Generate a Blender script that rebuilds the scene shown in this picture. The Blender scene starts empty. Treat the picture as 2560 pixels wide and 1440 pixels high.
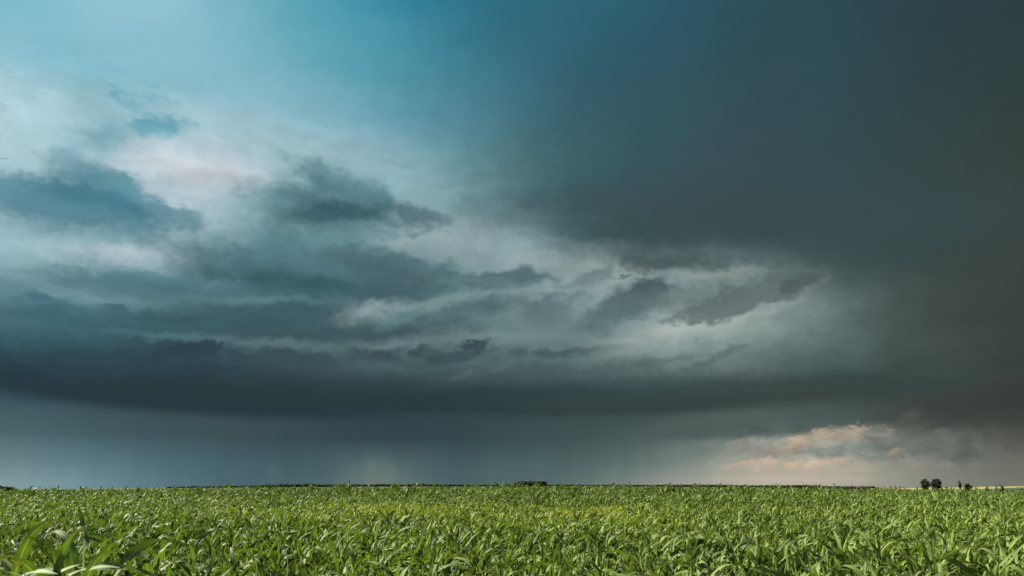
import bpy, math, random
import numpy as np
from mathutils import Vector

S = bpy.context.scene
COL = S.collection
rng = np.random.default_rng(11)
random.seed(11)

# ------------------------------------------------------------------ camera
EYE = 2.70                      # camera height above the soil
FOC = 28.0                      # mm on a 36 mm sensor
FPX = FOC / 36.0 * 2560.0       # focal length in photograph pixels
HORIZON_Y = 1214.0
PITCH = math.atan((HORIZON_Y - 720.0) / FPX)
cam_d = bpy.data.cameras.new('camera')
cam_d.lens = FOC
cam_d.sensor_width = 36.0
cam_d.clip_start = 0.05
cam_d.clip_end = 40000.0
cam_d.dof.use_dof = True
cam_d.dof.focus_distance = 40.0
cam_d.dof.aperture_fstop = 2.8
cam = bpy.data.objects.new('camera', cam_d)
COL.objects.link(cam)
cam.location = (0, 0, EYE)
cam.rotation_euler = (math.pi / 2 + PITCH, 0, 0)
S.camera = cam

# ---------------------------------------------------------------- exposure
EXPO = 1.75
S.view_settings.view_transform = 'Standard'
S.view_settings.look = 'None'
S.view_settings.exposure = EXPO
S.view_settings.gamma = 1.0
S.view_settings.use_curve_mapping = False

# --------------------------------------------------------------------- sun
SUN_AZ, SUN_EL = math.radians(-72), math.radians(34)      # from +Y towards +X
sl = bpy.data.lights.new('sun', 'SUN')
sl.energy = 5.0
sl.angle = math.radians(0.5)
sl.color = (1.0, 0.95, 0.84)
sun = bpy.data.objects.new('sun', sl)
COL.objects.link(sun)
sdir = Vector((math.sin(SUN_AZ) * math.cos(SUN_EL), math.cos(SUN_AZ) * math.cos(SUN_EL), math.sin(SUN_EL)))
sun.rotation_euler = sdir.to_track_quat('Z', 'Y').to_euler()
sun.location = (-30, -20, 60)


# ------------------------------------------------------------ sky and cloud
def s2l(c):
    """sRGB 0..255 -> scene linear, before the exposure."""
    out = []
    for v in c:
        v = v / 255.0
        v = v / 12.92 if v <= 0.04045 else ((v + 0.055) / 1.055) ** 2.4
        out.append(v / 2 ** EXPO)
    return (*out, 1.0)


CP, SP = math.cos(PITCH), math.sin(PITCH)


def px_azel(x, y):
    u, v = (x - 1280.0) / FPX, (720.0 - y) / FPX
    dx, dy, dz = u, CP - v * SP, SP + v * CP
    return math.atan2(dx, dy), math.atan2(dz, math.hypot(dx, dy))


def azel_px(a, e):
    dx, dy, dz = math.sin(a) * math.cos(e), math.cos(a) * math.cos(e), math.sin(e)
    f = dy * CP + dz * SP
    return 1280 + FPX * dx / f, 720 - FPX * (-dy * SP + dz * CP) / f


# broad tones of the storm sky: rows from the top of the sky to the horizon, columns left to right
TONE_Y = [0, 100, 200, 300, 400, 500, 600, 700, 800, 900, 960, 1024, 1050, 1100, 1160, 1210]
TONES = [
 "122,184,201 134,190,205 150,197,210 150,197,211 132,187,203 108,172,190 85,160,180 65,145,168 48,128,152 50,118,140 45,106,128 46,102,120 47,98,114 46,90,108 45,82,96 46,78,88 46,74,82 46,68,75 46,65,70 46,62,67 46,60,64",
 "136,190,205 130,187,203 136,189,203 138,190,205 136,188,203 124,180,195 98,167,184 84,158,176 70,142,162 58,122,142 53,108,128 50,100,117 48,92,108 47,86,102 47,80,92 48,76,86 48,73,81 48,69,75 48,65,70 48,62,66 47,60,63",
 "165,200,210 130,186,201 132,187,200 136,188,201 126,183,198 120,178,194 108,170,187 90,158,176 80,146,163 68,128,146 60,112,128 54,98,112 50,90,103 50,86,98 50,81,91 50,77,86 50,74,81 50,70,75 50,66,70 50,64,66 50,61,61",
 "172,202,211 168,200,210 150,192,204 158,195,206 160,195,206 150,188,199 140,181,194 122,170,184 92,150,166 84,135,150 70,115,128 58,98,108 54,90,100 54,85,94 54,80,88 53,77,84 52,74,80 52,71,75 52,68,70 53,65,66 54,62,60",
 "175,202,212 165,198,208 180,203,213 195,210,218 198,208,216 178,200,208 158,188,197 152,184,194 130,168,178 100,144,154 80,118,126 64,100,107 58,90,97 56,84,90 56,80,86 55,77,82 54,75,79 54,72,75 55,69,70 57,66,66 57,64,60",
 "140,180,192 140,178,190 150,184,194 160,190,199 165,192,200 150,182,190 130,165,172 125,160,168 140,170,176 120,155,160 88,122,128 66,98,103 60,88,93 58,83,88 58,79,84 57,76,80 56,74,77 56,71,73 57,68,68 58,66,65 58,64,60",
 "150,185,194 165,192,200 158,187,195 165,190,198 165,188,195 115,155,163 100,140,148 115,150,156 140,166,170 146,170,174 120,148,152 75,103,106 62,88,91 60,83,86 59,79,82 58,76,78 58,73,75 58,71,72 58,68,67 59,66,64 60,64,60",
 "110,152,162 90,133,145 80,122,133 76,117,128 75,114,124 74,108,117 70,100,108 76,105,111 90,120,125 105,135,138 125,150,153 140,162,163 145,162,162 140,157,156 135,152,151 115,131,130 78,92,91 66,77,76 62,71,69 60,67,64 60,64,60",
 "65,105,117 68,108,118 70,106,116 66,98,107 62,92,100 62,90,97 66,94,100 90,118,122 95,122,125 100,128,130 112,138,139 110,134,135 125,146,146 150,164,163 145,161,159 132,149,147 112,127,125 90,102,100 75,82,80 66,70,67 60,64,60",
 "48,78,89 46,74,85 46,72,82 48,71,80 54,78,86 64,88,94 70,93,98 72,95,99 76,100,103 82,105,107 85,108,109 92,115,115 105,126,125 118,138,136 115,133,131 98,115,113 82,97,95 72,83,81 66,74,71 62,67,64 58,62,58",
 "44,72,83 42,66,76 43,66,76 42,62,70 44,63,70 48,67,74 52,71,76 56,75,79 58,78,82 60,79,82 60,78,80 62,80,81 64,82,83 66,84,84 68,85,84 68,83,81 66,79,77 64,75,72 63,71,68 62,67,64 57,60,56",
 "70,98,106 66,93,101 62,88,95 60,84,90 62,83,89 59,79,85 55,74,80 51,69,75 49,67,72 50,68,72 53,70,73 56,73,74 59,75,75 63,78,77 68,82,80 70,83,80 60,71,69 60,69,66 60,67,63 58,63,59 55,59,54",
 "72,101,109 67,95,103 63,89,97 61,85,92 62,84,90 58,79,85 54,73,79 50,68,74 49,68,73 52,70,74 56,74,76 60,77,78 63,79,79 68,83,82 78,92,90 85,98,95 80,92,89 72,82,79 74,80,76 66,71,66 60,64,58",
 "83,113,120 78,108,115 72,100,108 67,94,102 63,88,95 60,83,90 56,77,83 53,73,79 53,73,78 55,75,79 59,79,81 65,83,84 72,89,89 85,101,99 105,118,114 140,148,140 165,166,152 140,142,132 110,116,109 95,100,94 85,88,80",
 "110,138,142 101,130,137 92,123,131 82,112,120 74,102,110 68,95,102 66,92,98 80,104,106 78,102,104 66,90,94 74,97,99 78,99,99 90,109,107 112,126,121 140,149,139 180,172,156 178,170,154 160,158,146 130,134,125 115,120,112 108,110,100",
 "130,157,160 122,151,156 106,137,143 92,122,129 80,109,116 74,100,107 74,100,104 94,114,112 88,110,110 74,97,100 80,102,103 90,110,108 115,128,122 145,149,140 168,167,155 185,177,162 180,173,158 160,157,144 138,140,128 122,126,115 115,117,105",
]
TONE = np.array([[[float(v) for v in c.split(',')] for c in r.split()] for r in TONES])
TONE[11:14, :6] *= np.array([0.97, 0.955, 0.94])
TONE[:11, 16:] += np.array([-1.0, 3.0, 3.0])          # a trace of green-blue in the darkest deck on the right


def tone_at(x, y):
    x = min(max(x, 0), 2560) / 128.0
    i = min(int(x), 19)
    fx = x - i
    y = min(max(y, TONE_Y[0]), TONE_Y[-1])
    j = max(0, min(np.searchsorted(TONE_Y, y, side='right') - 1, len(TONE_Y) - 2))
    fy = (y - TONE_Y[j]) / (TONE_Y[j + 1] - TONE_Y[j])
    a = TONE[j, i] * (1 - fx) + TONE[j, i + 1] * fx
    b = TONE[j + 1, i] * (1 - fx) + TONE[j + 1, i + 1] * fx
    return a * (1 - fy) + b * fy


world = bpy.data.worlds.new("World")
S.world = world
world.use_nodes = True
WT = world.node_tree
WT.nodes.clear()
world.cycles.sampling_method = 'MANUAL'
world.cycles.sample_map_resolution = 256


class NT:
    """small helper for building node trees"""

    def __init__(s, tree):
        s.t = tree

    def new(s, kind, **kw):
        n = s.t.nodes.new(kind)
        for k, v in kw.items():
            setattr(n, k, v)
        return n

    def put(s, sock, v):
        if isinstance(v, bpy.types.NodeSocket):
            s.t.links.new(v, sock)
        elif v is not None:
            sock.default_value = v

    def m(s, op, a, b=None, c=None, clamp=False):
        n = s.new('ShaderNodeMath', operation=op, use_clamp=clamp)
        for i, v in enumerate((a, b, c)):
            if v is not None:
                s.put(n.inputs[i], v)
        return n.outputs[0]

    def vm(s, op, a, b=None, scale=None):
        n = s.new('ShaderNodeVectorMath', operation=op)
        s.put(n.inputs[0], a)
        if b is not None:
            s.put(n.inputs[1], b)
        if scale is not None:
            s.put(n.inputs['Scale'], scale)
        return n.outputs[1] if op in ('LENGTH', 'DOT_PRODUCT', 'DISTANCE') else n.outputs[0]

    def rng(s, v, a, b, c=0.0, d=1.0, smooth=True):
        n = s.new('ShaderNodeMapRange', interpolation_type='SMOOTHSTEP' if smooth else 'LINEAR')
        for i, q in enumerate((v, a, b, c, d)):
            s.put(n.inputs[i], q)
        return n.outputs[0]

    def mix(s, f, a, b, blend='MIX'):
        n = s.new('ShaderNodeMix', data_type='RGBA', blend_type=blend)
        s.put(n.inputs[0], f)
        s.put(n.inputs[6], a)
        s.put(n.inputs[7], b)
        return n.outputs[2]

    def noise(s, vec, scale, detail=4.0, rough=0.55, lac=2.0, dist=0.0, color=False, dims='3D', w=None):
        n = s.new('ShaderNodeTexNoise', noise_dimensions=dims)
        if vec is not None:
            s.put(n.inputs['Vector'], vec)
        n.inputs['Scale'].default_value = scale
        n.inputs['Detail'].default_value = detail
        n.inputs['Roughness'].default_value = rough
        n.inputs['Lacunarity'].default_value = lac
        n.inputs['Distortion'].default_value = dist
        return n.outputs['Color'] if color else n.outputs[0]


W = NT(WT)
gen = W.new('ShaderNodeTexCoord').outputs['Generated']
sep = W.new('ShaderNodeSeparateXYZ')
W.put(sep.inputs[0], gen)
dx_, dy_, dz_ = sep.outputs
AZ = W.m('ARCTAN2', dx_, dy_)
EL = W.m('ARCSINE', dz_)
comb = W.new('ShaderNodeCombineXYZ')
W.put(comb.inputs[0], AZ)
W.put(comb.inputs[1], EL)
P = comb.outputs[0]
# turbulence: the higher clouds are torn about, the rain below the shelf hangs still
calm = W.rng(EL, 0.085, 0.16, 0.12, 1.0)
w1 = W.vm('SUBTRACT', W.noise(W.vm('MULTIPLY', P, (1, 1.6, 1)), 7.0, 3.0, 0.5, color=True), (0.5, 0.5, 0.5))
w2 = W.vm('SUBTRACT', W.noise(W.vm('MULTIPLY', P, (1, 1.5, 1)), 26.0, 6.0, 0.6, color=True), (0.5, 0.5, 0.5))
w3 = W.vm('SUBTRACT', W.noise(W.vm('MULTIPLY', P, (1, 1.3, 1)), 75.0, 5.0, 0.62, color=True), (0.5, 0.5, 0.5))
wsum = W.vm('ADD', W.vm('ADD', W.vm('MULTIPLY', w1, (0.05, 0.025, 0)), W.vm('MULTIPLY', w2, (0.044, 0.019, 0))),
            W.vm('MULTIPLY', w3, (0.020, 0.013, 0)))
PW = W.vm('ADD', P, W.vm('SCALE', wsum, scale=calm))
s2 = W.new('ShaderNodeSeparateXYZ')
W.put(s2.inputs[0], PW)
AZW, ELW = s2.outputs[0], s2.outputs[1]
# edge detail shared by all clouds
det = W.noise(W.vm('MULTIPLY', P, (1, 1.35, 1)), 21.0, 8.0, 0.60, dist=0.25)
det2 = W.noise(W.vm('MULTIPLY', P, (1, 1.5, 1)), 58.0, 6.0, 0.6, dist=0.35)
DET2 = W.m('MULTIPLY_ADD', det2, 4.0, -2.0)
DET = W.m('MULTIPLY_ADD', DET2, 0.40, W.m('MULTIPLY_ADD', det, 3.4, -1.7))
# ---- broad tones
AMAX, NST = 0.66, 32
rows = []
for y in TONE_Y:
    rows.append(px_azel(1280, y)[1])
fac = W.rng(AZW, -AMAX, AMAX, smooth=False)
col = None
for k in range(len(rows) - 1, -1, -1):          # from the horizon upwards
    e = rows[k]
    rp = W.new('ShaderNodeValToRGB')
    W.put(rp.inputs[0], fac)
    cr = rp.color_ramp
    cr.interpolation = 'CARDINAL'
    els = cr.elements
    for i in range(NST):
        t = i / (NST - 1)
        x, yy = azel_px(-AMAX + 2 * AMAX * t, e)
        c = s2l(tone_at(x, yy))
        if i == 0:
            q = els[0]
            q.position = 0.0
        elif i == NST - 1:
            q = els[-1]
            q.position = 1.0
        else:
            q = els.new(t)
        q.color = c
    if col is None:
        col = rp.outputs[0]
    else:
        col = W.mix(W.rng(ELW, rows[k + 1], e, smooth=False), col, rp.outputs[0])


# ---- single clouds
def blob(cx, cy, rx, ry, rot, top, bot=None, op=0.8, st=0.5, sb=None, amp=0.4, hi=False):
    global col
    bot = bot or top
    sb = st if sb is None else sb
    st, sb = st * 1.2 + .1, sb * 1.2 + .1
    a, e = px_azel(cx, cy)
    sx = (px_azel(cx + 10, cy)[0] - px_azel(cx - 10, cy)[0]) / 20
    sy = (px_azel(cx, cy - 10)[1] - px_azel(cx, cy + 10)[1]) / 20
    r = math.radians(rot)
    X = W.m('ADD', W.vm('DOT_PRODUCT', PW, (math.cos(r) / (rx * sx), math.sin(r) / (rx * sx), 0)),
            -(a * math.cos(r) + e * math.sin(r)) / (rx * sx))
    Y = W.m('ADD', W.vm('DOT_PRODUCT', PW, (-math.sin(r) / (ry * sy), math.cos(r) / (ry * sy), 0)),
            (a * math.sin(r) - e * math.cos(r)) / (ry * sy))
    ln = W.m('SQRT', W.m('MULTIPLY_ADD', X, X, W.m('MULTIPLY', Y, Y)))
    f = W.m('SUBTRACT', W.m('MULTIPLY_ADD', DET2 if hi else DET, amp, 1.0), ln)
    if bot != top or sb != st:
        ym = W.rng(Y, -0.8, 0.8)
    soft = W.m('MULTIPLY_ADD', ym, st - sb, sb) if sb != st else st
    al = W.rng(f, -0.3 * st, W.m('MULTIPLY', soft, 0.8) if sb != st else soft * 0.8, 0.0, op)
    c = W.mix(ym, s2l(bot), s2l(top)) if bot != top else s2l(top)
    col = W.mix(al, col, c)


# light gaps first, then the darker clouds before them
blob(450, 415, 190, 62, -8, (205, 212, 219), op=.9, st=1)
blob(600, 430, 110, 45, -10, (202, 209, 216), op=.7, st=1)
blob(330, 640, 220, 32, 3, (180, 198, 204), op=.85, st=1, amp=.5)
blob(440, 605, 90, 30, 12, (178, 195, 202), op=.5, st=1, amp=.6)
blob(110, 300, 190, 120, 0, (178, 204, 212), op=.4, st=1)
blob(1010, 575, 90, 45, 10, (160, 178, 182), op=.6, st=.9, amp=.7)
blob(1260, 615, 200, 50, -12, (152, 174, 177), op=.5, st=1)
blob(1500, 665, 250, 28, -5, (156, 168, 167), op=.7, st=1, amp=.5)
blob(1800, 682, 150, 12, -1, (146, 156, 153), op=.7, st=1, amp=.4)
blob(1750, 800, 260, 44, 13, (172, 182, 180), op=.9, st=1, amp=.35)
blob(1900, 800, 230, 60, 10, (140, 155, 152), op=.4, st=1, amp=.4)
blob(1130, 750, 160, 18, 8, (132, 156, 158), op=.7, st=1, amp=.5)
# left lens cloud
blob(205, 522, 345, 84, -4, (76, 127, 143), (92, 138, 151), .95, .4, .7, .3)
blob(275, 475, 200, 58, -20, (88, 140, 154), (68, 118, 134), .9, .35, 1, .25)
blob(20, 455, 90, 40, 20, (112, 160, 174), op=.6, st=.9, amp=.5)
blob(425, 535, 105, 26, -15, (106, 149, 161), op=.8, st=.7, amp=.4)
blob(245, 500, 140, 34, -6, (66, 116, 132), op=.6, st=1, amp=.25)
# small teal cloud and wisps
blob(225, 350, 95, 70, 40, (140, 187, 200), op=.65, st=1, amp=.6)
blob(290, 248, 42, 15, -32, (112, 172, 188), op=.75, st=.9, amp=.8, hi=True)
blob(375, 230, 46, 10, -10, (122, 178, 193), op=.6, st=1, amp=.8, hi=True)
blob(345, 275, 70, 20, -25, (120, 176, 191), op=.65, st=1, amp=.8, hi=True)
blob(405, 264, 48, 11, -4, (122, 178, 193), op=.6, st=1, amp=.8, hi=True)
blob(395, 320, 92, 28, 9, (96, 161, 178), (112, 172, 187), .9, .5, .8, .5)
blob(275, 335, 95, 34, 25, (120, 174, 189), op=.6, st=1, amp=.7)
blob(12, 388, 22, 7, 15, (112, 170, 185), op=.8, st=.7, amp=.6)
blob(605, 375, 45, 28, -35, (165, 193, 202), op=.6, st=.6, amp=.8)
blob(775, 390, 60, 45, -30, (158, 187, 196), op=.6, st=.7, amp=.8)
# central cloud
blob(860, 455, 180, 36, -17, (98, 140, 150), (84, 124, 134), .85, .4, .9, .3)
blob(890, 488, 140, 40, -13, (90, 130, 140), (76, 114, 124), .85, .45, .9, .3)
blob(825, 520, 235, 70, -4, (84, 123, 133), (64, 100, 109), .92, .5, .7, .3)
blob(860, 525, 180, 34, -4, (54, 90, 99), op=.88, st=.9, amp=.25)
blob(640, 505, 120, 40, 8, (116, 156, 165), op=.55, st=1, amp=.5)
blob(1060, 540, 86, 24, -18, (86, 114, 121), op=.85, st=.6, sb=.7, amp=.5)
blob(1030, 525, 46, 26, 10, (90, 118, 125), op=.75, st=.7, amp=.6)
blob(1046, 574, 24, 15, 30, (108, 136, 142), op=.7, st=.8, amp=.8, hi=True)
blob(905, 580, 130, 26, 4, (88, 124, 131), (104, 140, 146), .7, .8, .5, .6)
blob(720, 600, 210, 60, -3, (84, 124, 134), op=.6, st=1, amp=.4)
# layered middle bands
blob(340, 702, 310, 25, 2, (84, 126, 138), (74, 114, 125), .85, .7, .9, .3)
blob(690, 672, 330, 66, -2, (80, 118, 128), (64, 98, 107), .9, .6, .8, .3)
blob(800, 712, 330, 28, -3, (56, 88, 97), op=.9, st=.8, amp=.25)
blob(985, 668, 240, 48, -6, (80, 111, 117), (70, 100, 106), .8, .45, .8, .4)
blob(1230, 700, 195, 34, 2, (80, 107, 112), (96, 125, 128), .92, .35, .8, .4)
blob(1340, 690, 62, 12, -4, (80, 106, 110), op=.8, st=.6, amp=.4)
blob(1040, 722, 190, 28, 4, (70, 98, 104), op=.75, st=.9, amp=.3)
blob(230, 740, 360, 24, -1, (110, 147, 157), op=.85, st=.9, amp=.35)
blob(620, 748, 230, 14, 2, (96, 130, 138), op=.75, st=.9, amp=.35)
blob(100, 742, 52, 14, -8, (70, 113, 126), op=.85, st=.6, amp=.6)
blob(285, 763, 72, 12, -3, (66, 105, 117), op=.85, st=.6, amp=.6)
blob(620, 785, 330, 36, 3, (62, 93, 101), (58, 88, 96), .85, .8, 1, .35)
blob(200, 800, 330, 28, -3, (60, 97, 108), op=.75, st=.9, amp=.35)
blob(925, 778, 95, 26, 14, (152, 172, 173), op=.7, st=1, amp=.5)
blob(1140, 795, 190, 30, 14, (76, 104, 108), (86, 113, 116), .88, .6, .9, .45)
blob(890, 832, 330, 30, 4, (60, 86, 92), op=.85, st=.8, amp=.35)
blob(1230, 845, 300, 16, 2, (114, 136, 136), op=.75, st=.9, amp=.4)
blob(680, 856, 210, 15, -2, (92, 119, 123), op=.85, st=.9, amp=.4)
blob(440, 842, 190, 15, -3, (84, 117, 126), op=.8, st=.9, amp=.4)
blob(1000, 862, 120, 12, 2, (108, 132, 133), op=.7, st=.9, amp=.4)
# torn clouds before the bright eye
blob(1500, 795, 250, 46, 9, (104, 127, 128), op=.8, st=.9, amp=.4)
blob(1380, 772, 105, 42, 16, (88, 113, 116), (104, 127, 129), .92, .4, .9, .4)
blob(1470, 692, 88, 22, 20, (100, 120, 122), (112, 132, 133), .85, .5, .9, .5)
blob(1575, 758, 160, 50, 24, (84, 105, 108), (92, 113, 115), .95, .35, .6, .4)
blob(1640, 718, 66, 34, -10, (76, 97, 100), (82, 103, 106), .95, .3, .8, .4)
blob(1720, 742, 130, 44, 5, (104, 121, 121), (110, 127, 126), .8, .5, .9, .5)
blob(1880, 735, 205, 40, 13, (92, 107, 107), (100, 115, 114), .95, .4, .2, .4)
blob(2000, 706, 66, 22, 12, (78, 91, 90), op=.85, st=.6, amp=.5)
blob(1690, 652, 190, 26, -5, (74, 89, 91), op=.9, st=.8, amp=.6)
blob(1558, 684, 26, 7, 8, (92, 106, 108), op=.8, st=.7, amp=.6, hi=True)
# the big dark deck over the right half
blob(1950, 545, 760, 110, -7, (57, 76, 80), (58, 75, 77), .85, 1.0, .7, .16)
# bands right of the eye
blob(1790, 893, 130, 13, 20, (90, 108, 108), op=.75, st=.8, amp=.6)
blob(1755, 865, 45, 20, 20, (112, 132, 130), op=.6, st=.8, amp=.7)
blob(1640, 905, 220, 10, 9, (88, 106, 107), op=.6, st=1, amp=.5)
# puffs on the shelf
blob(760, 908, 130, 32, 0, (58, 80, 86), op=.9, st=.3, sb=1, amp=.4)
blob(615, 896, 56, 24, -15, (54, 76, 83), op=.9, st=.3, sb=1, amp=.4)
blob(935, 897, 78, 24, 4, (58, 78, 83), op=.85, st=.35, sb=1, amp=.5)
blob(510, 882, 105, 20, 10, (46, 68, 76), op=.95, st=.3, sb=1, amp=.4)
blob(562, 868, 34, 12, 10, (48, 70, 78), op=.9, st=.3, sb=1, amp=.4, hi=True)
blob(1140, 893, 135, 28, 10, (60, 80, 84), op=.9, st=.35, sb=1, amp=.5)
blob(1188, 872, 46, 18, 0, (58, 78, 82), op=.95, st=.3, sb=1, amp=.4, hi=True)
blob(1050, 885, 34, 20, 30, (60, 80, 84), op=.85, st=.35, sb=1, amp=.4, hi=True)
blob(1390, 882, 150, 16, 4, (72, 92, 94), op=.8, st=.6, sb=1, amp=.6)
blob(1300, 945, 420, 42, 2, (66, 85, 87), op=.55, st=1, amp=.5)
blob(1160, 932, 34, 12, 20, (90, 110, 111), op=.5, st=.6, amp=.9)
blob(1250, 918, 22, 7, 20, (90, 110, 111), op=.5, st=.6, amp=.9)
blob(300, 905, 380, 46, 2, (46, 71, 81), op=.75, st=.8, amp=.4)
# dark shelf with its level base
blob(420, 962, 600, 60, -3, (42, 63, 72), (39, 57, 64), .92, 1.0, .06, .05, True)
blob(1130, 985, 800, 42, -1, (47, 65, 69), (42, 58, 62), .92, 1.0, .05, .05, True)
blob(1850, 975, 620, 42, 2, (58, 73, 72), (56, 69, 67), .8, 1.0, .15, .08)
blob(2110, 1020, 170, 30, -4, (60, 71, 68), op=.88, st=1, sb=.05, amp=.18, hi=True)
blob(2380, 1030, 300, 36, 0, (60, 66, 61), op=.7, st=.9, sb=.5, amp=.3)
blob(2275, 1045, 50, 22, 25, (86, 90, 83), op=.6, st=.5, sb=1, amp=.5)
blob(1910, 1048, 290, 40, 3, (84, 97, 94), (74, 88, 86), .8, 1.0, .05, .10, True)
# clearing low on the right with sunlit cumulus
blob(1960, 1170, 230, 46, 0, (172, 166, 150), op=.35, st=1, amp=.3)
blob(1740, 1125, 110, 26, 8, (112, 124, 119), op=.5, st=.9, amp=.7, hi=True)
blob(2060, 1100, 150, 26, 8, (182, 166, 145), (160, 152, 137), .8, .5, 1, .8, True)
blob(1985, 1125, 60, 24, 30, (186, 169, 148), (150, 146, 134), .7, .5, 1, .8, True)
blob(2085, 1128, 110, 18, 8, (122, 136, 131), op=.75, st=.7, amp=.8, hi=True)
blob(2200, 1120, 110, 26, 8, (110, 121, 115), op=.7, st=.8, amp=.7, hi=True)
blob(2170, 1148, 100, 13, 6, (112, 124, 119), op=.65, st=.8, amp=.7, hi=True)
blob(1850, 1118, 55, 20, 30, (150, 149, 136), op=.6, st=.6, sb=1, amp=.8, hi=True)
blob(1905, 1142, 110, 12, 6, (134, 142, 134), op=.6, st=.9, amp=.7, hi=True)
blob(1860, 1162, 52, 14, 14, (188, 167, 147), (172, 161, 146), .8, .4, 1, .8, True)
blob(1925, 1160, 36, 17, 10, (192, 170, 149), (178, 165, 148), .8, .4, 1, .8, True)
blob(2010, 1165, 130, 14, 6, (196, 172, 150), (182, 168, 150), .85, .4, 1, .8, True)
blob(2238, 1137, 26, 14, 35, (172, 154, 136), (140, 138, 126), .8, .4, 1, .8, True)
blob(2140, 1158, 60, 8, 4, (176, 160, 143), op=.65, st=.6, sb=.9, amp=.8, hi=True)
blob(2340, 1120, 110, 24, 10, (98, 105, 99), op=.65, st=.8, amp=.7, hi=True)
blob(2450, 1138, 120, 14, 4, (92, 98, 92), op=.55, st=.8, amp=.7, hi=True)
blob(2300, 1168, 100, 8, 3, (144, 138, 124), op=.6, st=.7, amp=.8, hi=True)
blob(2440, 1166, 90, 7, 3, (124, 121, 109), op=.5, st=.8, amp=.8, hi=True)
blob(1960, 1198, 220, 10, 0, (194, 182, 162), op=.5, st=1, amp=.3)
blob(2010, 1182, 140, 6, 2, (188, 170, 150), op=.5, st=.9, amp=.6, hi=True)
# light shafts in the rain
blob(945, 1205, 85, 60, 0, (122, 132, 122), op=.35, st=1, amp=.25)
blob(930, 1190, 16, 46, 0, (116, 128, 119), op=.35, st=1, amp=.15)
blob(975, 1196, 22, 40, 4, (114, 126, 118), op=.3, st=1, amp=.15)
blob(690, 1195, 26, 40, 4, (84, 112, 115), op=.35, st=1, amp=.15)
blob(1250, 1190, 120, 50, 0, (84, 105, 105), op=.4, st=1, amp=.2)

# ---- cloud texture: streaks in the cloud belt, faint falling streaks in the rain
belt = W.m('MULTIPLY', W.rng(ELW, 0.095, 0.14), W.m('MULTIPLY', W.rng(ELW, 0.50, 0.38), W.rng(W.m('MULTIPLY_ADD', AZW, 0.42, ELW), 0.46, 0.30)))
lump = W.noise(W.vm('MULTIPLY', P, (1.0, 1.7, 1)), 36.0, 6.0, 0.55, dist=0.6)
lumpm = W.m('MULTIPLY', W.m('MULTIPLY', W.rng(EL, 0.012, 0.03), W.rng(EL, 0.085, 0.055)), W.m('MULTIPLY', W.rng(AZ, 0.20, 0.30), W.rng(AZ, 0.62, 0.50)))
lump = W.m('MULTIPLY_ADD', W.m('MULTIPLY_ADD', lump, 1.1, -0.55), lumpm, 1.0)
st_n = W.noise(W.vm('ADD', W.vm('MULTIPLY', PW, (9.0, 26.0, 1)), W.vm('SCALE', w1, scale=1.2)), 1.0, 7.0, 0.58, dist=0.4)
fine = W.noise(W.vm('MULTIPLY', PW, (1, 1.5, 1)), 48.0, 6.0, 0.62, dist=0.3)
sh = W.m('ADD', W.m('MULTIPLY_ADD', st_n, 0.75, -0.375), W.m('MULTIPLY_ADD', fine, 0.16, -0.08))
sh = W.m('MULTIPLY_ADD', sh, W.m('MULTIPLY_ADD', belt, 0.95, 0.10), 1.0)
rain_n = W.noise(W.vm('MULTIPLY', P, (46.0, 2.0, 1)), 1.0, 4.0, 0.55)
rain = W.m('MULTIPLY_ADD', W.m('MULTIPLY_ADD', rain_n, 0.22, -0.11), W.rng(EL, 0.105, 0.02), 1.0)
mul = W.m('MULTIPLY', W.m('MULTIPLY', sh, rain), lump)
sm = W.new('ShaderNodeVectorMath', operation='SCALE')
W.put(sm.inputs[0], col)
W.put(sm.inputs['Scale'], mul)
cloud_col = sm.outputs[0]
# clear physical sky behind the viewer, where the sun stands
sky = W.new('ShaderNodeTexSky', sky_type='NISHITA')
sky.sun_disc = False
sky.sun_elevation = SUN_EL
sky.sun_rotation = SUN_AZ
sky.air_density, sky.dust_density, sky.ozone_density = 1.0, 1.5, 1.0
bg_sky = W.new('ShaderNodeBackground')
W.put(bg_sky.inputs[0], sky.outputs[0])
bg_sky.inputs[1].default_value = 0.05
bg_cl = W.new('ShaderNodeBackground')
W.put(bg_cl.inputs[0], cloud_col)
bg_cl.inputs[1].default_value = 1.0
cover = W.rng(dy_, -0.85, 0.10)
mx = W.new('ShaderNodeMixShader')
W.put(mx.inputs[0], cover)
W.put(mx.inputs[1], bg_sky.outputs[0])
W.put(mx.inputs[2], bg_cl.outputs[0])
wo = W.new('ShaderNodeOutputWorld')
W.put(wo.inputs[0], mx.outputs[0])


# ================================================================ materials
def material(name):
    m = bpy.data.materials.new(name)
    m.use_nodes = True
    m.node_tree.nodes.clear()
    n = NT(m.node_tree)
    out = n.new('ShaderNodeOutputMaterial')
    return m, n, out


def attr(n, name):
    a = n.new('ShaderNodeAttribute', attribute_name=name)
    return a.outputs['Fac']


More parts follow.
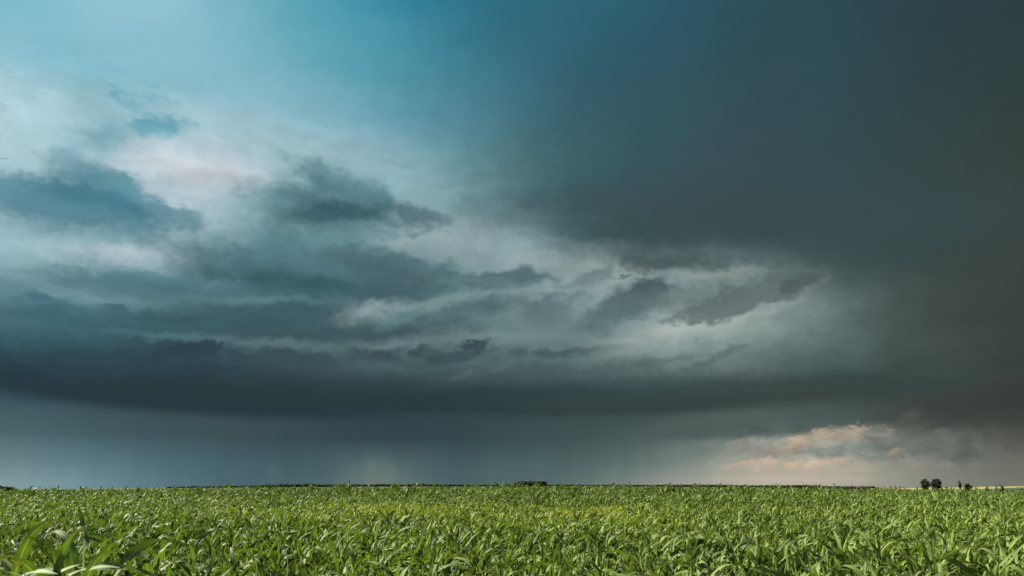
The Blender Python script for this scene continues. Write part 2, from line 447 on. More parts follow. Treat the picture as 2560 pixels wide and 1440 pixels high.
def leaf_material():
    m, n, out = material('corn_leaf')
    uv = n.new('ShaderNodeUVMap', uv_map='UVMap').outputs[0]
    sp = n.new('ShaderNodeSeparateXYZ')
    n.put(sp.inputs[0], uv)
    across = n.m('ABSOLUTE', n.m('SUBTRACT', sp.outputs[0], 0.5))
    tint, yel = attr(n, 'tint'), attr(n, 'yellow')
    c = n.mix(tint, (0.023, 0.052, 0.005, 1), (0.122, 0.172, 0.032, 1))
    c = n.mix(yel, c, (0.165, 0.205, 0.022, 1))
    # parallel veins and blotches, then the pale midrib
    vein = n.noise(n.vm('MULTIPLY', uv, (42, 1.2, 1)), 1.0, 2.0, 0.5)
    pos = n.new('ShaderNodeNewGeometry').outputs['Position']
    blot = n.noise(pos, 9.0, 3.0, 0.5)
    k = n.m('MULTIPLY', n.m('MULTIPLY_ADD', vein, 0.55, 0.73), n.m('MULTIPLY_ADD', blot, 0.7, 0.65))
    sc = n.new('ShaderNodeVectorMath', operation='SCALE')
    n.put(sc.inputs[0], c)
    n.put(sc.inputs['Scale'], k)
    c = sc.outputs[0]
    rib = n.rng(across, 0.10, 0.035)
    rib = n.m('MULTIPLY', rib, n.rng(sp.outputs[1], 0.95, 0.6, 0.0, 0.8))
    c = n.mix(rib, c, (0.19, 0.24, 0.09, 1))
    dry = n.m('MULTIPLY', n.rng(n.m('MULTIPLY_ADD', blot, 0.35, sp.outputs[1]), 1.02, 1.16), 0.8)
    c = n.mix(dry, c, (0.17, 0.15, 0.05, 1))        # dried, yellowed leaf tips
    pb = n.new('ShaderNodeBsdfPrincipled')
    n.put(pb.inputs['Base Color'], c)
    pb.inputs['Roughness'].default_value = 0.62
    pb.inputs['Specular IOR Level'].default_value = 0.15
    bump = n.new('ShaderNodeBump')
    bump.inputs['Strength'].default_value = 0.35
    bump.inputs['Distance'].default_value = 0.004
    n.put(bump.inputs['Height'], vein)
    n.put(pb.inputs['Normal'], bump.outputs[0])
    tr = n.new('ShaderNodeBsdfTranslucent')
    tc = n.mix(1.0, c, (1.55, 1.7, 0.5, 1), 'MULTIPLY')
    n.put(tr.inputs[0], tc)
    ms = n.new('ShaderNodeMixShader')
    ms.inputs[0].default_value = 0.20
    n.put(ms.inputs[1], pb.outputs[0])
    n.put(ms.inputs[2], tr.outputs[0])
    n.put(out.inputs[0], ms.outputs[0])
    return m


def plain_material(name, c1, c2, scale, rough=0.8, detail=4, bump=0.0, obj_space=False):
    m, n, out = material(name)
    if obj_space:
        v = n.new('ShaderNodeTexCoord').outputs['Object']
    else:
        v = n.new('ShaderNodeNewGeometry').outputs['Position']
    q = n.noise(v, scale, detail, 0.6)
    c = n.mix(n.rng(q, 0.3, 0.7), (*c1, 1), (*c2, 1))
    pb = n.new('ShaderNodeBsdfPrincipled')
    n.put(pb.inputs['Base Color'], c)
    pb.inputs['Roughness'].default_value = rough
    pb.inputs['Specular IOR Level'].default_value = 0.25
    if bump:
        b = n.new('ShaderNodeBump')
        b.inputs['Strength'].default_value = 0.6
        b.inputs['Distance'].default_value = bump
        n.put(b.inputs['Height'], q)
        n.put(pb.inputs['Normal'], b.outputs[0])
    n.put(out.inputs[0], pb.outputs[0])
    return m


M_LEAF = leaf_material()
M_STALK = plain_material('corn_stalk', (0.07, 0.12, 0.03), (0.12, 0.17, 0.05), 14.0, 0.5)
M_WEED = plain_material('weed', (0.12, 0.165, 0.014), (0.25, 0.24, 0.02), 3.0, 0.7)
M_CROWN = plain_material('tree_leaves', (0.018, 0.020, 0.010), (0.034, 0.036, 0.016), 0.8, 0.8)
M_BARK = plain_material('bark', (0.030, 0.024, 0.016), (0.055, 0.045, 0.032), 3.0, 0.9)
M_WOOD = plain_material('far_woods', (0.024, 0.024, 0.015), (0.040, 0.038, 0.022), 0.05, 0.9)
M_WHEAT = plain_material('wheat', (0.17, 0.125, 0.052), (0.23, 0.175, 0.075), 0.02, 0.9)
M_DARKF = plain_material('dark_crop', (0.020, 0.034, 0.013), (0.034, 0.050, 0.018), 0.03, 0.9)
M_FALLOW = plain_material('fallow', (0.12, 0.075, 0.035), (0.17, 0.11, 0.05), 0.05, 0.9)
M_ROOF = plain_material('grey_roof', (0.05, 0.055, 0.055), (0.08, 0.085, 0.08), 0.5, 0.7)
M_WALL = plain_material('grey_plank', (0.06, 0.055, 0.045), (0.10, 0.09, 0.075), 0.5, 0.8)


def ground_material():
    m, n, out = material('soil_and_meadow')
    pos = n.new('ShaderNodeNewGeometry').outputs['Position']
    q = n.noise(pos, 6.0, 6.0, 0.65)
    soil = n.mix(n.rng(q, 0.3, 0.7), (0.030, 0.023, 0.014, 1), (0.060, 0.047, 0.030, 1))
    f = n.noise(pos, 0.01, 5.0, 0.6)
    mead = n.mix(n.rng(f, 0.35, 0.65), (0.030, 0.048, 0.016, 1), (0.060, 0.070, 0.026, 1))
    d = n.vm('LENGTH', pos)
    c = n.mix(n.rng(d, 218.0, 235.0), soil, mead)
    pb = n.new('ShaderNodeBsdfPrincipled')
    n.put(pb.inputs['Base Color'], c)
    pb.inputs['Roughness'].default_value = 0.95
    pb.inputs['Specular IOR Level'].default_value = 0.1
    b = n.new('ShaderNodeBump')
    b.inputs['Strength'].default_value = 0.8
    b.inputs['Distance'].default_value = 0.05
    n.put(b.inputs['Height'], q)
    n.put(pb.inputs['Normal'], b.outputs[0])
    n.put(out.inputs[0], pb.outputs[0])
    return m


M_GROUND = ground_material()


# ================================================================= helpers
def mesh_from(name, verts, quads, mat, uv=None, attrs=None, smooth=True):
    me = bpy.data.meshes.new(name)
    nv, nq = len(verts), len(quads)
    me.vertices.add(nv)
    me.vertices.foreach_set('co', np.asarray(verts, np.float32).ravel())
    me.loops.add(nq * 4)
    q = np.asarray(quads, np.int32)
    me.loops.foreach_set('vertex_index', q.ravel())
    me.polygons.add(nq)
    me.polygons.foreach_set('loop_start', np.arange(0, nq * 4, 4, dtype=np.int32))
    me.polygons.foreach_set('use_smooth', np.full(nq, smooth, dtype=bool))
    if uv is not None:
        l = me.uv_layers.new(name='UVMap')
        l.data.foreach_set('uv', np.asarray(uv, np.float32)[q.ravel()].ravel())
    for k, v in (attrs or {}).items():
        a = me.attributes.new(k, 'FLOAT', 'POINT')
        a.data.foreach_set('value', np.asarray(v, np.float32))
    me.materials.append(mat)
    me.update(calc_edges=True)
    me.validate()
    return me


def link(name, me, parent=None):
    o = bpy.data.objects.new(name, me)
    COL.objects.link(o)
    o.parent = parent
    return o


def tag(o, label=None, cat=None, group=None, kind=None):
    if label: o['label'] = label
    if cat: o['category'] = cat
    if group: o['group'] = group
    if kind: o['kind'] = kind
    return o


# ================================================================= terrain
def sm(x, a, b):
    t = np.clip((x - a) / (b - a), 0, 1)
    return t * t * (3 - 2 * t)


def ground_z(x, y):
    """gently domed farmland; on the far right a slope carries the wheat"""
    x, y = np.asarray(x, float), np.asarray(y, float)
    d = np.hypot(x, y)
    u = np.where(d > 1e-6, x / np.maximum(d, 1e-6), 0)          # sine of the azimuth
    front = sm(y, -50, 50)
    drop = 8.0 * (u / 0.53) ** 2
    rise = sm(u, 0.28, 0.42) * sm(d, 500, 2300) * front
    far = 4.6 - (u - 0.40) / 0.13 * 5.0
    far = np.clip(far, -1.5, 8)
    drop = drop * (1 - rise) + far * rise
    z = -d * drop / FPX
    z += 1.00 * sm(d, 40, 175) * (1 - sm(d, 190, 420)) * front * (1 + .05 * np.sin(x * .045 + .6) + .04 * np.sin(x * .13))  # the field climbs to a low crest
    # small undulation of the field
    z += 0.05 * np.sin(x * 0.11 + 1.3) * np.sin(y * 0.083) * sm(d, 10, 30) * (1 - sm(d, 150, 300))
    z += 0.58 * np.exp(-(((x + 4.4) / 2.4) ** 2 + ((y - 8.0) / 2.2) ** 2))
    return z


az_list = np.radians(np.concatenate([np.arange(-180, -45, 3), np.arange(-45, 45, 0.5), np.arange(45, 180, 3)]))
r_list = np.concatenate([[1.0, 2.5, 4, 6, 8, 10], np.arange(13, 60, 4), np.arange(60, 200, 10),
                         np.arange(200, 500, 30), np.arange(500, 2600, 60), [2700, 3000, 3400, 4000, 5000, 7000, 10000, 15000]])
NA, NR = len(az_list), len(r_list)
A_, R_ = np.meshgrid(az_list, r_list, indexing='ij')
GX, GY = R_ * np.sin(A_), R_ * np.cos(A_)
GZ = ground_z(GX, GY)
gv = np.concatenate([np.stack([GX, GY, GZ], -1).reshape(-1, 3), [[0, 0, 0]]])


def cell(i, j):
    i2 = (i + 1) % NA
    return (i * NR + j, i * NR + j + 1, i2 * NR + j + 1, i2 * NR + j)


gq = np.array([cell(i, j)[::-1] for i in range(NA) for j in range(NR - 1)])
cq = np.array([[NA * NR, i * NR, ((i + 1) % NA) * NR, ((i + 1) % NA) * NR] for i in range(NA)])
gme = bpy.data.meshes.new('ground')
gme.from_pydata(gv.tolist(), [], [tuple(q) for q in gq] + [(q[0], q[2], q[1]) for q in cq])
gme.materials.append(M_GROUND)
for p in gme.polygons: p.use_smooth = True
tag(link('ground', gme), kind='structure')


def sheet(name, cond, lift, mat, label_kind='structure'):
    """a field lying on the ground: a subset of the ground's own cells, lifted a little"""
    used, vs, qs = {}, [], []
    for i in range(NA):
        for j in range(NR - 1):
            a = (az_list[i] + az_list[(i + 1) % NA]) / 2
            r = (r_list[j] + r_list[j + 1]) / 2
            if abs(a) < 1.0 and cond(a, r):
                q = []
                for idx in cell(i, j)[::-1]:
                    if idx not in used:
                        used[idx] = len(vs)
                        vs.append(gv[idx] + np.array([0, 0, lift]))
                    q.append(used[idx])
                qs.append(tuple(q))
    me = bpy.data.meshes.new(name)
    me.from_pydata([tuple(v) for v in vs], [], qs)
    me.materials.append(mat)
    for p in me.polygons: p.use_smooth = True
    return tag(link(name, me), kind=label_kind)


def az_of(x):
    return px_azel(x, 1216)[0]


sheet('wheat_field', lambda a, r: a > az_of(2180) and r > 900 + 900 * max(0, (a - az_of(2380)) / (az_of(2560) - az_of(2380))) and r < 3000, 0.4, M_WHEAT)
sheet('dark_crop_field', lambda a, r: a > az_of(2390) and 520 < r <= 900 + 900 * max(0, (a - az_of(2380)) / (az_of(2560) - az_of(2380))), 0.8, M_DARKF)
sheet('fallow_strip', lambda a, r: a > az_of(2480) and 300 < r < 460, 0.3, M_FALLOW)


# ==================================================================== corn
def leaf_strips(base, phi, L, Wd, a0, a1, pw, roll0, roll1, fold, ripple, wind, tint, yel, segs, mid):
    """many leaves at once. base (N,3); other arguments (N,). Returns verts, quads, uv, tint, yellow"""
    N = len(L)
    t = np.linspace(0, 1, segs + 1)
    ang = a0[:, None] + (a1 - a0)[:, None] * t[None, :] ** pw[:, None]
    ds = (L / segs)[:, None]
    angm = (ang[:, 1:] + ang[:, :-1]) / 2
    r = np.concatenate([np.zeros((N, 1)), np.cumsum(np.cos(angm) * ds, 1)], 1)
    z = np.concatenate([np.zeros((N, 1)), np.cumsum(np.sin(angm) * ds, 1)], 1)
    hx, hy = np.cos(phi)[:, None], np.sin(phi)[:, None]
    cx = base[:, 0:1] + r * hx + wind[:, None] * t ** 2 * L[:, None]
    cy = base[:, 1:2] + r * hy - 0.25 * wind[:, None] * t ** 2 * L[:, None]
    cz = base[:, 2:3] + z - 0.3 * np.abs(wind)[:, None] * t ** 2 * L[:, None]
    C = np.stack([cx, cy, cz], -1)
    T = np.gradient(C, axis=1)
    T /= np.linalg.norm(T, axis=-1, keepdims=True) + 1e-9
    side0 = np.stack([-np.sin(phi), np.cos(phi), np.zeros(N)], -1)[:, None, :] + 0 * T
    side0 -= T * np.sum(T * side0, -1, keepdims=True)
    side0 /= np.linalg.norm(side0, axis=-1, keepdims=True) + 1e-9
    nor = np.cross(T, side0)
    roll = roll0[:, None] + roll1[:, None] * t
    sd = side0 * np.cos(roll)[..., None] + nor * np.sin(roll)[..., None]
    nr = np.cross(T, sd)
    w = np.interp(t, [0, .12, .38, .68, .88, 1], [.45, .78, 1, .74, .36, .03])[None, :] * Wd[:, None] * 0.5
    fd = fold[:, None] * np.interp(t, [0, .3, 1], [1.0, .6, .35])[None, :]
    ph = (phi * 7.3)[:, None]
    rl = ripple[:, None] * np.sin(t * 19.0 + ph) * np.sin(t * math.pi)
    rr = ripple[:, None] * np.sin(t * 16.0 + ph * 1.7 + 1.1) * np.sin(t * math.pi)
    Lf = C + sd * (w * np.cos(fd))[..., None] + nr * (w * np.sin(fd) + rl * Wd[:, None])[..., None]
    Rt = C - sd * (w * np.cos(fd))[..., None] + nr * (w * np.sin(fd) + rr * Wd[:, None])[..., None]
    K = 3 if mid else 2
    V = np.stack([Lf, C, Rt] if mid else [Lf, Rt], 2)          # N, segs+1, K, 3
    us = np.array([0, .5, 1] if mid else [0, 1.0])
    UV = np.stack(np.broadcast_arrays(us[None, None, :], t[None, :, None] + np.zeros((N, 1, 1))), -1)
    idx = np.arange(N * (segs + 1) * K).reshape(N, segs + 1, K)
    Q = []
    for k in range(K - 1):
        Q.append(np.stack([idx[:, :-1, k], idx[:, :-1, k + 1], idx[:, 1:, k + 1], idx[:, 1:, k]], -1).reshape(-1, 4))
    Q = np.concatenate(Q)
    n_per = (segs + 1) * K
    return V.reshape(-1, 3), Q, UV.reshape(-1, 2), np.repeat(tint, n_per), np.repeat(yel, n_per)


def plant_leaves(px, py, pz, h, n, tint, yel, top_only=0.0, widen=1.0):
    """leaf parameters for plants standing at px,py,pz (arrays) with n leaves each"""
    N = len(px)
    k = np.tile(np.arange(n), N)
    rep = lambda a: np.repeat(a, n)
    f = (k + rng.uniform(-.25, .25, N * n)) / (n - 1)               # 0 lowest .. 1 whorl
    f = np.clip(f, 0, 1)
    fz = top_only + (1 - top_only) * f
    hh = rep(h)
    zb = hh * (0.10 + 0.62 * fz)
    phi = rep(rng.uniform(0, 2 * np.pi, N)) + k * np.pi + rng.normal(0, .6, N * n)
    L = hh * (0.44 + 0.26 * np.sin(np.pi * np.clip(fz * 1.05, 0, 1))) * rng.uniform(.8, 1.15, N * n)
    Wd = (0.066 + 0.040 * np.sin(np.pi * np.clip(fz, 0, 1))) * hh / 1.15 * rng.uniform(.8, 1.2, N * n) * widen
    a0 = np.radians(62 + 22 * fz + rng.normal(0, 11, N * n))
    a1 = np.radians(-58 + 92 * fz ** 1.8 + rng.normal(0, 34, N * n))
    a1 = np.minimum(a1, a0 - .15)
    pw = rng.choice([1.2, 1.6, 2.2, 3.2, 5.0], N * n) * rng.uniform(.9, 1.1, N * n)
    roll0 = rng.normal(0, .25, N * n)
    roll1 = rng.normal(0, 1.2, N * n)
    fold = rng.uniform(.15, .55, N * n) + .25 * fz
    rip = rng.uniform(.06, .22, N * n)
    wind = rng.normal(.14, .18, N * n)
    base = np.stack([rep(px), rep(py), rep(pz) + zb], -1)
    tt = np.clip(rep(tint) + rng.normal(0, .24, N * n) + .12 * (fz - .5), 0, 1)
    yy = np.clip(rep(yel) + rng.normal(0, .06, N * n), 0, 1)
    return base, phi, L, Wd, a0, a1, pw, roll0, roll1, fold, rip, wind, tt, yy


def stalk_geo(px, py, pz, h, sides=5, rad=.013):
    N = len(px)
    zs = np.array([0.0, .25, .5, .72]); rs = np.array([1.0, .9, .75, .35])
    a = np.arange(sides) / sides * 2 * np.pi
    V = np.zeros((N, 4, sides, 3))
    V[..., 0] = px[:, None, None] + rad * rs[None, :, None] * np.cos(a)
    V[..., 1] = py[:, None, None] + rad * rs[None, :, None] * np.sin(a)
    V[..., 2] = pz[:, None, None] + (h[:, None] * zs)[:, :, None]
    idx = np.arange(N * 4 * sides).reshape(N, 4, sides)
    nx = np.roll(idx, -1, 2)
    Q = np.stack([idx[:, :-1], nx[:, :-1], nx[:, 1:], idx[:, 1:]], -1).reshape(-1, 4)
    return V.reshape(-1, 3), Q


# where the plants stand: rows 0.6 m apart running away from the viewer, slightly skewed
FIELD_END = 215.0
ys, xs = [], []
for (d0, d1, dr, dp) in ((3.6, 25, .50, .30), (25, 60, .52, .34), (60, 110, .62, .46), (110, FIELD_END, .95, .75)):
    gx = np.arange(-0.74 * d1 - 2, 0.74 * d1 + 2, dr)
    gy = np.arange(d0, d1, dp)
    X, Y = np.meshgrid(gx, gy)
    X = X + rng.normal(0, .10, X.shape) + 0.02 * Y
    Y = Y + rng.uniform(-.15, .15, Y.shape)
    ok = (np.abs(X) < 0.70 * Y + 1.5) & (Y >= d0) & (Y < d1)
    X, Y = X[ok], Y[ok]
    keep = rng.uniform(0, 1, len(X)) < .76
    xs.append(X[keep]); ys.append(Y[keep])
TX, TY = np.concatenate(xs), np.concatenate(ys)
TZ = ground_z(TX, TY)


def vnoise(x, y, s, seed):
    """smooth value noise"""
    r = np.random.default_rng(seed).uniform(0, 1, (256, 256))
    x, y = x / s + 100, y / s + 100
    xi, yi = np.floor(x).astype(int), np.floor(y).astype(int)
    fx, fy = x - xi, y - yi
    fx, fy = fx * fx * (3 - 2 * fx), fy * fy * (3 - 2 * fy)
    g = lambda i, j: r[(xi + i) % 256, (yi + j) % 256]
    return (g(0, 0) * (1 - fx) + g(1, 0) * fx) * (1 - fy) + (g(0, 1) * (1 - fx) + g(1, 1) * fx) * fy


# a thin, yellowing belt crosses the field 20 to 35 m out
belt_d = TY + 5 * (vnoise(TX, TY, 9, 5) - .5) * 2
yel_f = np.exp(-((belt_d - 55) / 13.0) ** 2) * sm(vnoise(TX, TY * .5, 4.5, 8), .28, .60) * sm(TX / TY, -.42, -.26) * (1 - .75 * sm(TX / TY, .12, .32))
yel_f = np.clip(yel_f * 1.25 + .10 * sm(vnoise(TX, TY, 6, 9), .6, .9), 0, 1)
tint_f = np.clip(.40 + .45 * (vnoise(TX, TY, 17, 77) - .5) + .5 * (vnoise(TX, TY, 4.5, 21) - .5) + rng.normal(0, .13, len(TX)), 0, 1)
tint_f = np.clip(tint_f - .17 * sm(TY, 70, 110) + .08 * (1 - sm(TY, 10, 22)), 0, 1)      # grazing-view shade of the far rows put into the tint, darker up the slope
H_f = (1.14 + .14 * (vnoise(TX, TY, 15, 78) - .5) + .16 * (vnoise(TX, TY, 7, 31) - .5) + rng.normal(0, .16, len(TX))) * (1 - .16 * yel_f) * (1 + .34 * np.exp(-(((TX + 4.3) / 2.0) ** 2 + ((TY - 8.2) / 1.6) ** 2)))
tall = rng.uniform(0, 1, len(TX)) < .012
H_f = np.where(tall, H_f * 1.22, H_f)
crest = (TY > 85) & (rng.uniform(0, 1, len(TX)) < .022)
H_f = np.where(crest, H_f * rng.uniform(1.3, 1.75, len(TX)), H_f)

# ---- single plants: the nearest that the picture shows
vis_y = (EYE - TZ - H_f * 1.12) / TY                       # slope below eye level of the plant's top
bottom = math.tan(math.atan(720 / FPX) - PITCH)
near = np.where((vis_y < bottom * .97) & (np.abs(TX / TY) < .625) & (TY < 45))[0]
near = near[np.argsort(TY[near])][:300]
is_single = np.zeros(len(TX), bool)
is_single[near] = True

NVAR = 14
variants = []
for v in range(NVAR):
    one = np.array([0.0])
    n = int(rng.integers(8, 11))
    prm = plant_leaves(one, one, one, np.array([1.14]), n, np.array([.30 + .35 * v / NVAR]), np.array([.02]))
    leaves, allv, allq, alluv, allt, ally, off = [], [], [], [], [], [], 0
    for i in range(n):
        p1 = [a[i:i + 1] for a in prm]
        Vv, Qq, UVv, tt, yy = leaf_strips(*p1, 18, True)
        leaves.append(mesh_from('leaf', Vv, Qq, M_LEAF, UVv, {'tint': tt, 'yellow': yy}))
        allv.append(Vv); allq.append(Qq + off); alluv.append(UVv); allt.append(tt); ally.append(yy)
        off += len(Vv)
    sv, sq = stalk_geo(one, one, one, np.array([1.14]), 7)
    st = mesh_from('stalk', sv, sq, M_STALK)
    Vv, Qq = np.concatenate(allv), np.concatenate(allq)
    UVv, tt, yy = np.concatenate(alluv), np.concatenate(allt), np.concatenate(ally)
    whole = mesh_from('corn_plant', np.concatenate([Vv, sv]), np.concatenate([Qq, sq + len(Vv)]), M_LEAF,
                      np.concatenate([UVv, np.full((len(sv), 2), .2)]),
                      {'tint': np.concatenate([tt, np.full(len(sv), .4)]), 'yellow': np.concatenate([yy, np.zeros(len(sv))])})
    variants.append((leaves, st, whole))

G_CORN = 'corn plants in the front rows of the field'
L_CORN = 'young green corn plant with long arching leaves in the front rows of the field'
for k, i in enumerate(near):
    leaves, st, whole = variants[int(rng.integers(NVAR))]
    if k < 130:
        o = bpy.data.objects.new('corn_plant', None)
        o.empty_display_size = .1
        COL.objects.link(o)
        link('stalk', st, o)
        for lf in leaves:
            link('leaf', lf, o)
    else:
        o = link('corn_plant', whole)
    o.location = (TX[i], TY[i], TZ[i])
    o.rotation_euler = (rng.normal(0, .05), rng.normal(.05, .05), rng.uniform(-.7, .7) + (math.pi if rng.uniform() < .25 else 0))
    s = H_f[i] / 1.14
    o.scale = (s, s, s)
    tag(o, L_CORN, 'corn plant', G_CORN)

# ---- all the rest of the crop
pieces = []
rest = ~is_single
for (d0, d1, n, segs, mid, top, wid) in ((0, 25, 9, 9, True, 0.0, 1.0), (25, 60, 7, 5, False, .2, 1.15), (60, 110, 6, 3, False, .3, 1.3), (110, 400, 6, 3, False, .3, 1.7)):
    s = rest & (TY >= d0) & (TY < d1)
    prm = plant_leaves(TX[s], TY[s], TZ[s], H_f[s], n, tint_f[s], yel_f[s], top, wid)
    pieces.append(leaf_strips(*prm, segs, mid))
    if d1 <= 60:
        sv, sq = stalk_geo(TX[s], TY[s], TZ[s], H_f[s], 4)
        pieces.append((sv, sq, np.full((len(sv), 2), .2), np.full(len(sv), .4), np.zeros(len(sv))))
off, V_, Q_, U_, T_, Y_ = 0, [], [], [], [], []
for v, q, u, t, y in pieces:
    V_.append(v); Q_.append(q + off); U_.append(u); T_.append(t); Y_.append(y)
    off += len(v)
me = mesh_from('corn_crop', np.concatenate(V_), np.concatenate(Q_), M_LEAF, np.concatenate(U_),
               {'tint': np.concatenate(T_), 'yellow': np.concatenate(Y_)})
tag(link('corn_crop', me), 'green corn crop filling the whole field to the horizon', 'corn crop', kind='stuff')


# ---- yellow-green weeds between the thin corn of the belt
def leaf_cloud(centers, size, n_each, spread, flat=.5, r=rng):
    """little four-cornered leaves scattered around centres"""
    N = len(centers) * n_each
    c = np.repeat(centers, n_each, 0) + r.normal(0, 1, (N, 3)) * spread
    a = r.normal(0, 1, (N, 3)); a /= np.linalg.norm(a, axis=1, keepdims=True)
    b = np.cross(a, r.normal(0, 1, (N, 3))); b /= np.linalg.norm(b, axis=1, keepdims=True)
    s = (size * r.uniform(.6, 1.4, N))[:, None]
    V = np.stack([c - a * s, c + b * s * flat, c + a * s, c - b * s * flat], 1).reshape(-1, 3)
    return V, np.arange(N * 4).reshape(N, 4)


wsel = np.where((yel_f > .45) & (TY < 84))[0]
wsel = wsel[rng.uniform(0, 1, len(wsel)) < .6]
wc = np.stack([TX[wsel] + rng.uniform(-.3, .3, len(wsel)), TY[wsel] + rng.uniform(-.2, .2, len(wsel)),
               TZ[wsel] + rng.uniform(.75, 1.05, len(wsel))], -1)
wv, wq = leaf_cloud(wc, .035, 34, np.array([.13, .13, .14]), .45)
tag(link('weeds', mesh_from('weeds', wv, wq, M_WEED, smooth=False)),
    'yellow green weeds in the thin belt across the corn', 'weeds', kind='stuff')


# =================================================== far trees, woods, shed
def at(x, d):
    a = az_of(x)
    px, py = d * math.sin(a), d * math.cos(a)
    return px, py, float(ground_z(px, py))


def top_z(y_px, d):
    """height of a thing seen with its top at this row at horizontal distance d"""
    return EYE + d * (HORIZON_Y - y_px) / FPX / 1.03


def tube(pts, rads, sides=6):
    V, Q = [], []
    for p, r in zip(pts, rads):
        for k in range(sides):
            t = 2 * math.pi * k / sides
            V.append((p[0] + r * math.cos(t), p[1] + r * math.sin(t), p[2]))
    for i in range(len(pts) - 1):
        for k in range(sides):
            Q.append((i * sides + k, i * sides + (k + 1) % sides, (i + 1) * sides + (k + 1) % sides, (i + 1) * sides + k))
    return V, Q


def tree(name, x, d, y_top, w_px, label, cat, group=None, low=.08, shape='round', seed=1, lean=0.0, n=26):
    r = np.random.default_rng(seed)
    px, py, pz = at(x, d)
    H = top_z(y_top, d) - pz
    rad = .92 * w_px / FPX * d * 1.03 / 2
    o = bpy.data.objects.new(name, None)
    COL.objects.link(o)
    o.location = (px, py, pz)
    # trunk with a few limbs
    V, Q = tube([(0, 0, 0), (.1, 0, H * .2), (lean * rad * .3, .1, H * .5), (lean * rad * .6, 0, H * .85)],
                [.05 * H * .7, .035 * H, .022 * H, .006 * H])
    for k in range(6):
        a = k * 2.4
        zz = H * (.22 + .09 * k)
        v2, q2 = tube([(0, 0, zz), (math.cos(a) * rad * .4, math.sin(a) * rad * .4, zz + H * .08),
                       (math.cos(a) * rad * .75, math.sin(a) * rad * .75, zz + H * .18)], [.016 * H, .01 * H, .003 * H], 5)
        Q += [tuple(i + len(V) for i in q) for q in q2]
        V += v2
    link('trunk', mesh_from('trunk', V, Q, M_BARK), o)
    # crown: clumps of leaves on an uneven outline
    cs = []
    while len(cs) < n:
        p = r.uniform(-1, 1, 3)
        if np.linalg.norm(p) > 1: continue
        zf = (p[2] + 1) / 2
        if shape == 'poplar':
            k = .55 + .5 * math.sin(math.pi * min(1, zf * .8 + .2)) if zf < .55 else .9 * (1 - zf) / .45 + .18
        elif shape == 'bush':
            k = 1.0 if zf < .5 else 1.0
        else:
            k = 1.0
        if shape != 'poplar' and zf < .4:
            k = .85 / max(.35, math.sqrt(max(.01, 1 - p[2] ** 2)))
            k = max(1.0, min(k, 1.9)) * .93
        cs.append((p[0] * rad * .82 * k + lean * rad * zf * .5, p[1] * rad * .82 * k, H * (low + (.97 - low) * (.06 + .9 * zf))))
    cs = np.array(cs)
    v, q = leaf_cloud(cs, max(.16, rad * .10), 110, np.array([rad * .17, rad * .17, H * .055]), .6, r)
    v[:, 2] = np.clip(v[:, 2], 0.05, H)
    link('crown', mesh_from('crown', v, q, M_CROWN, smooth=False), o)
    return tag(o, label, cat, group)


G_T = 'dark trees on the right of the horizon'
tree('tree', 2314, 700, 1199, 20, 'tallest left tree of the dark round pair before the wheat field', 'tree', G_T, .05, seed=3, n=34)
tree('tree', 2342, 712, 1199, 22, 'wide round dark tree, right one of the pair before the wheat', 'tree', G_T, .05, seed=4, n=36)
tree('tree', 2331, 695, 1204, 9, 'small dark tree squeezed between the two big round trees', 'tree', G_T, .05, seed=5, n=14)
tree('tree', 2352, 690, 1215, 7, 'low shrub leaning out at the right foot of the wide round tree', 'shrub', G_T, .02, 'bush', seed=15, n=8)
tree('poplar_tree', 2399.5, 1250, 1203, 8.5, 'slim lone dark poplar standing against the sky on the wheat field', 'tree', G_T, .05, 'poplar', 6, n=34)
tree('bush', 2421, 720, 1207.5, 17, 'dark rounded bush right of the poplar at the wheat field edge', 'bush', G_T, .02, 'bush', 7, -.2, 24)
G_B = 'low bushes along the far horizon'
tree('bush', 2129, 900, 1214.5, 14, 'wide flat dark bush on the horizon, first right of the woods', 'bush', G_B, .0, 'bush', 8, n=16)
tree('bush', 2156, 900, 1214, 11, 'rounded dark bush on the horizon, second right of the woods', 'bush', G_B, .0, 'bush', 9, n=14)
tree('bush', 2173, 940, 1216.5, 8, 'tiny dark bush on the horizon, third right of the woods', 'bush', G_B, .0, 'bush', 10, n=8)
tree('bush', 2250, 1000, 1215, 5, 'small pointed bush left of the big round trees', 'bush', G_B, .0, 'bush', 12, n=8)
tree('bush', 2260, 1000, 1216, 7, 'low flat bush closest to the left side of the big trees', 'bush', G_B, .0, 'bush', 13, n=8)
tree('tree', 1279, 1500, 1206, 8, 'small separate dark tree just left of the dense grove', 'tree', None, .03, seed=14, n=16)
tree('bush', 1610, 1300, 1212.5, 7, 'small dark bush rising alone above the woods right of the grove', 'bush', None, .0, 'bush', 16, n=10)


def mass(name, x0, x1, d, top, label, cat, per_px, size, mat, depth, seed, jag=.5):
    """woods that read as one dark mass: an uneven wall of leaf clumps with depth"""
    r = np.random.default_rng(seed)
    xs_ = np.arange(x0, x1, 1.0 / per_px)
    cs = []
    for x in xs_:
        x = x + r.normal(0, .3)
        dd = d + r.uniform(0, depth)
        a = az_of(x)
        px, py = dd * math.sin(a), dd * math.cos(a)
        z0 = float(ground_z(px, py))
        zt = top_z(top(x) + r.normal(0, jag), d) - z0
        if zt < .6: continue
        for f in r.uniform(.05, .97, 5):
            cs.append((px, py, z0 + zt * f))
    v, q = leaf_cloud(np.array(cs), size, 14, np.array([size * 1.1, size * 1.1, size * .7]), .7, r)
    return tag(link(name, mesh_from(name, v, q, mat, smooth=False)), label, cat, kind='stuff')


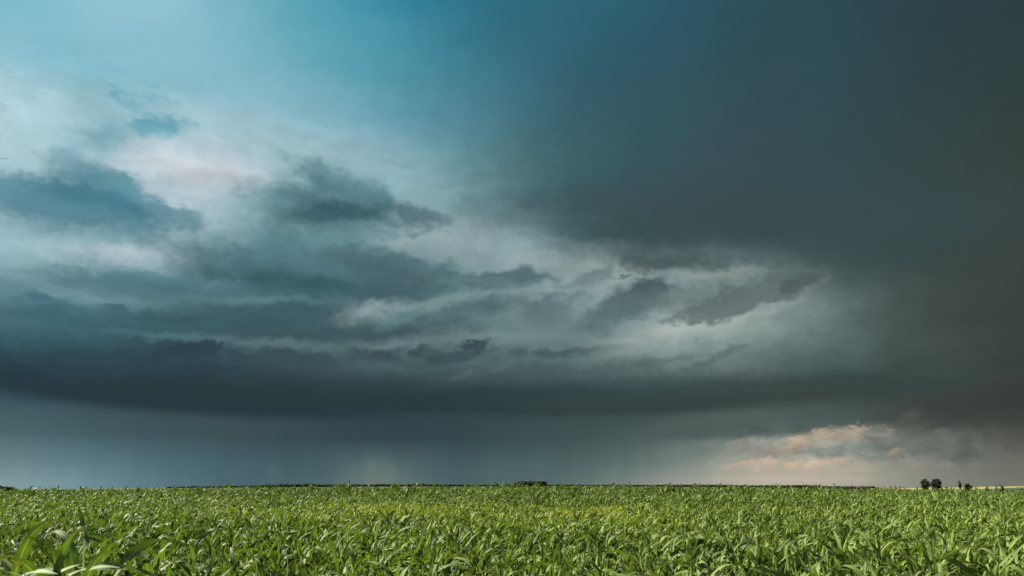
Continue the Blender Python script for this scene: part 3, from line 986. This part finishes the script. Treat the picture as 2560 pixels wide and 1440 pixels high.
gx_ = [1285, 1290, 1294, 1298, 1304, 1320, 1340, 1356, 1364, 1367]
gy_ = [1209, 1207.5, 1208, 1204.6, 1204, 1204.6, 1204.6, 1204, 1205.5, 1209]
mass('grove', 1286, 1366, 1500, lambda x: np.interp(x, gx_, gy_) + .7 * math.sin(x * 1.1), 'dense dark grove of trees in the middle of the horizon', 'grove', 2.2, .75, M_CROWN, 40, 2, .35)
wx_ = [420, 500, 640, 690, 705, 760, 775, 800, 930, 945, 1000, 1060, 1075, 1100, 1270, 1400, 1500, 1600, 1700, 1800, 1900, 1960, 2000, 2035, 2048, 2060, 2180]
wy_ = [1220, 1218.5, 1216.3, 1215, 1213.3, 1212.8, 1211.8, 1213.5, 1213.8, 1212.3, 1214, 1211.9, 1213.5, 1213.8, 1214, 1214.4, 1214.2, 1215, 1213.8, 1214.6, 1216, 1215.5, 1214.6, 1214.2, 1215.5, 1217.8, 1218.3]
mass('distant_woods', 420, 2185, 2600, lambda x: np.interp(x, wx_, wy_) - .8 + .4 * math.sin(x * .35) + .3 * math.sin(x * .9), 'thin dark line of distant woods along the horizon', 'woods', .9, 1.6, M_WOOD, 60, 3, .35)
hx_ = [-30, 0, 20, 30, 38, 44]
hy_ = [1215.5, 1216.5, 1217.5, 1218.5, 1220.5, 1224]
mass('copse', -40, 44, 420, lambda x: np.interp(x, hx_, hy_), 'dark sloping copse at the far left end of the horizon', 'copse', 3, .30, M_CROWN, 14, 4, .3)

# low farm shed half hidden in the wheat
sx, sy, sz = at(2365, 1150)
shed = bpy.data.objects.new('farm_shed', None)
COL.objects.link(shed)
shed.location = (sx, sy, sz)
shed.rotation_euler = (0, 0, -az_of(2365))
hz = max(1.2, top_z(1214.2, 1150) - sz)
b = [(-2, -1.5, 0), (2, -1.5, 0), (2, 1.5, 0), (-2, 1.5, 0), (-2, -1.5, hz * .7), (2, -1.5, hz * .7), (2, 1.5, hz * .7), (-2, 1.5, hz * .7)]
link('wall', mesh_from('wall', b, [(0, 1, 5, 4), (1, 2, 6, 5), (2, 3, 7, 6), (3, 0, 4, 7)], M_WALL, smooth=False), shed)
rf = [(-2.4, -1.9, hz * .7), (2.4, -1.9, hz * .7), (2.4, 0, hz), (-2.4, 0, hz), (2.4, 1.9, hz * .7), (-2.4, 1.9, hz * .7)]
link('roof', mesh_from('roof', rf, [(0, 1, 2, 3), (3, 2, 4, 5)], M_ROOF, smooth=False), shed)
tag(shed, 'low grey shed roof between the big trees and the poplar', 'shed')
